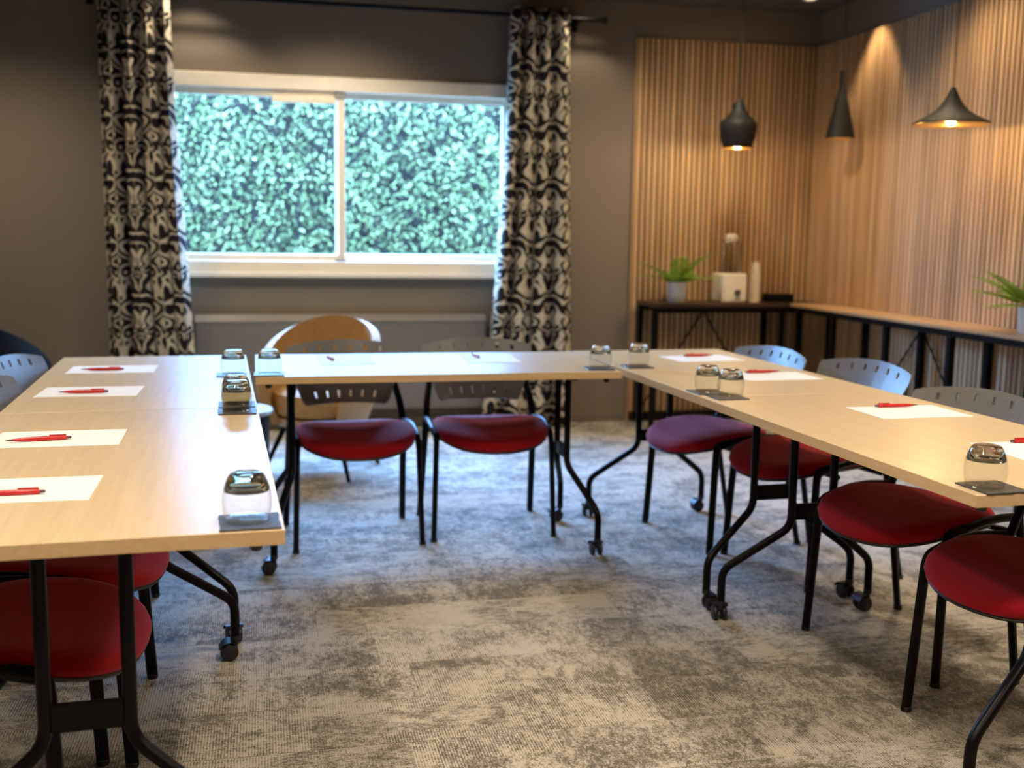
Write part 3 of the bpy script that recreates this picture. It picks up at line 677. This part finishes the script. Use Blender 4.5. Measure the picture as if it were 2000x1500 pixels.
# ------------------------------------------------------------------ pendants
def pendant(name, loc, prof, lb, power, bulb_z, thick=.004):
    t = thing(name, lb, 'pendant lamp', loc, 0, 'black pendant lamps')
    MB().lathe(prof+[(0, prof[-1][1])], 48).build('lamp_shade', M['matte_black'], t) if False else None
    v = MB(); n = 48
    pts = []; f = []
    for (r, z) in prof:
        for k in range(n): pts.append((r*math.cos(2*PI*k/n), r*math.sin(2*PI*k/n), z))
    for i in range(len(prof)-1):
        for k in range(n): f.append((i*n+k, i*n+(k+1) % n, (i+1)*n+(k+1) % n, (i+1)*n+k))
    f.append(tuple(range(len(pts)-n, len(pts)))); v.add(pts, f); v.build('lamp_shade', M['matte_black'], t)
    inner = [(max(.004, r-thick), z-(.001 if i else 0)) for i, (r, z) in enumerate(prof[:-2])]
    pts = []; f = []
    for (r, z) in inner:
        for k in range(n): pts.append((r*math.cos(2*PI*k/n), r*math.sin(2*PI*k/n), z))
    for i in range(len(inner)-1):
        for k in range(n): f.append((i*n+k, i*n+(k+1) % n, (i+1)*n+(k+1) % n, (i+1)*n+k))
    for k in range(n): # rim between inner and outer
        pass
    MB().add(pts, f).build('shade_lining', M['gold'], t)
    r0 = prof[0][0]
    MB().lathe([(r0-thick, 0), (r0, 0), (r0+.0008, .0015), (r0, .003), (r0-thick, .003), (r0-thick, 0)], n).build('rim', M['gold'], t)
    MB().lathe([(0, bulb_z-.026), (.014, bulb_z-.022), (.023, bulb_z-.006), (.023, bulb_z+.006), (.014, bulb_z+.022), (.010, bulb_z+.03), (0, bulb_z+.03)], 20).build('bulb', M['bulb'], t)
    top = prof[-1][1]
    MB().tube([(0, 0, top-.005), (0, 0, CEIL-loc[2]-.02)], .0028, 8).build('cord', M['rubber'], t)
    MB().lathe([(0, CEIL-loc[2]), (.045, CEIL-loc[2]), (.045, CEIL-loc[2]-.016), (.008, CEIL-loc[2]-.024), (0, CEIL-loc[2]-.024)], 28).build('ceiling_rose', M['steel'], t)
    l = bpy.data.lights.new('pendant_glow', 'POINT'); l.energy = power; l.color = (1, .66, .30); l.shadow_soft_size = .02
    lo = bpy.data.objects.new('pendant_glow', l); C.objects.link(lo); lo.parent = t; lo.location = (0, 0, bulb_z-.032)
    return t
pendant('pendant_lamp', (2.852, 6.363, 1.781), [(.088, 0), (.094, .025), (.108, .075), (.114, .120), (.113, .150), (.098, .168), (.078, .185), (.060, .205), (.048, .222), (.040, .245), (.036, .262), (.018, .285), (.008, .308)], 'black bell pendant with stepped neck hanging before the window wall slats', 13, .03)
pendant('pendant_lamp', (3.491, 6.278, 1.851), [(.091, 0), (.086, .020), (.066, .110), (.046, .195), (.030, .262), (.021, .300), (.0185, .330), (.019, .405), (.019, .410)], 'tall slim black cone pendant hanging before the corner of the slats', 4, .06)
pendant('pendant_lamp', (3.238, 4.774, 1.794), [(.181, 0), (.178, .010), (.150, .026), (.112, .045), (.078, .068), (.054, .094), (.036, .122), (.022, .150), (.013, .172), (.010, .178)], 'wide flat black pendant with gold underside over the oak counter', 14, .03)

# ceiling downlights (fittings)
def fitting(x, y, lb):
    t = thing('downlight', lb, 'ceiling light', (x, y, CEIL), 0, 'recessed ceiling downlights')
    MB().lathe([(.033, -.001), (.045, -.006), (.050, -.004), (.050, 0), (.033, 0)], 28).build('trim_ring', M['white'], t)
    MB().lathe([(0, -.0015), (.033, -.0015), (.033, 0), (0, 0)], 24).build('lens', M['lens'], t)
fitting(3.36, 6.50, 'recessed round downlight in the ceiling corner above the slats')

# ------------------------------------------------------------------ outside
struct(MB().box(-8, 9, YB+.3, 16, -.3, -.1).build('ground', M['ground'], None, False))
HY, HT = 9.0, 2.78
hd = thing('hedge', 'dense clipped green hedge outside the window', 'hedge', (0, HY, -.1))
core = MB(); core.box(-4.2, 5.6, .60, 1.3, 0, HT-.15, .05); core.build('twig_core', M['hedge_core'], hd)
N = 60000
lx_ = rng.uniform(-4.3, 5.7, N); lz_ = rng.uniform(0, HT, N)
def bumps(n, a, b):
    c = np.zeros(N)
    for k in range(n):
        w = rng.uniform(a, b); th = rng.uniform(0, 2*PI); c += np.sin(w*(lx_*math.cos(th)+lz_*math.sin(th))+rng.uniform(0, 6.28))
    return c/math.sqrt(n)
depth = .12*bumps(8, 3, 9)+.12*bumps(10, 10, 22)
ly_ = .12+depth+rng.exponential(.045, N)
topm = rng.random(N) < .16; ly_[topm] = rng.uniform(0, 1.2, topm.sum()); lz_[topm] = HT-.05+rng.normal(0, .05, topm.sum())
P0 = np.stack([lx_, ly_, lz_], 1)
d1 = rng.normal(size=(N, 3)); d1[:, 1] -= .5; d1 /= np.linalg.norm(d1, axis=1)[:, None]
d2 = np.cross(d1, rng.normal(size=(N, 3))); d2 /= np.linalg.norm(d2, axis=1)[:, None]
Ls = rng.uniform(.022, .050, N)[:, None]; wd = Ls*.42
V = np.stack([P0, P0+d1*Ls*.5+d2*wd*.5, P0+d1*Ls, P0+d1*Ls*.5-d2*wd*.5], 1).reshape(-1, 3)
me = bpy.data.meshes.new('foliage'); me.vertices.add(4*N); me.vertices.foreach_set('co', V.ravel().astype(np.float32))
me.loops.add(4*N); me.loops.foreach_set('vertex_index', np.arange(4*N, dtype=np.int32))
me.polygons.add(N); me.polygons.foreach_set('loop_start', np.arange(0, 4*N, 4, dtype=np.int32)); me.update(calc_edges=True); me.validate()
fo = link('foliage', me, M['hedge'], hd, False); fo['kind'] = 'stuff'
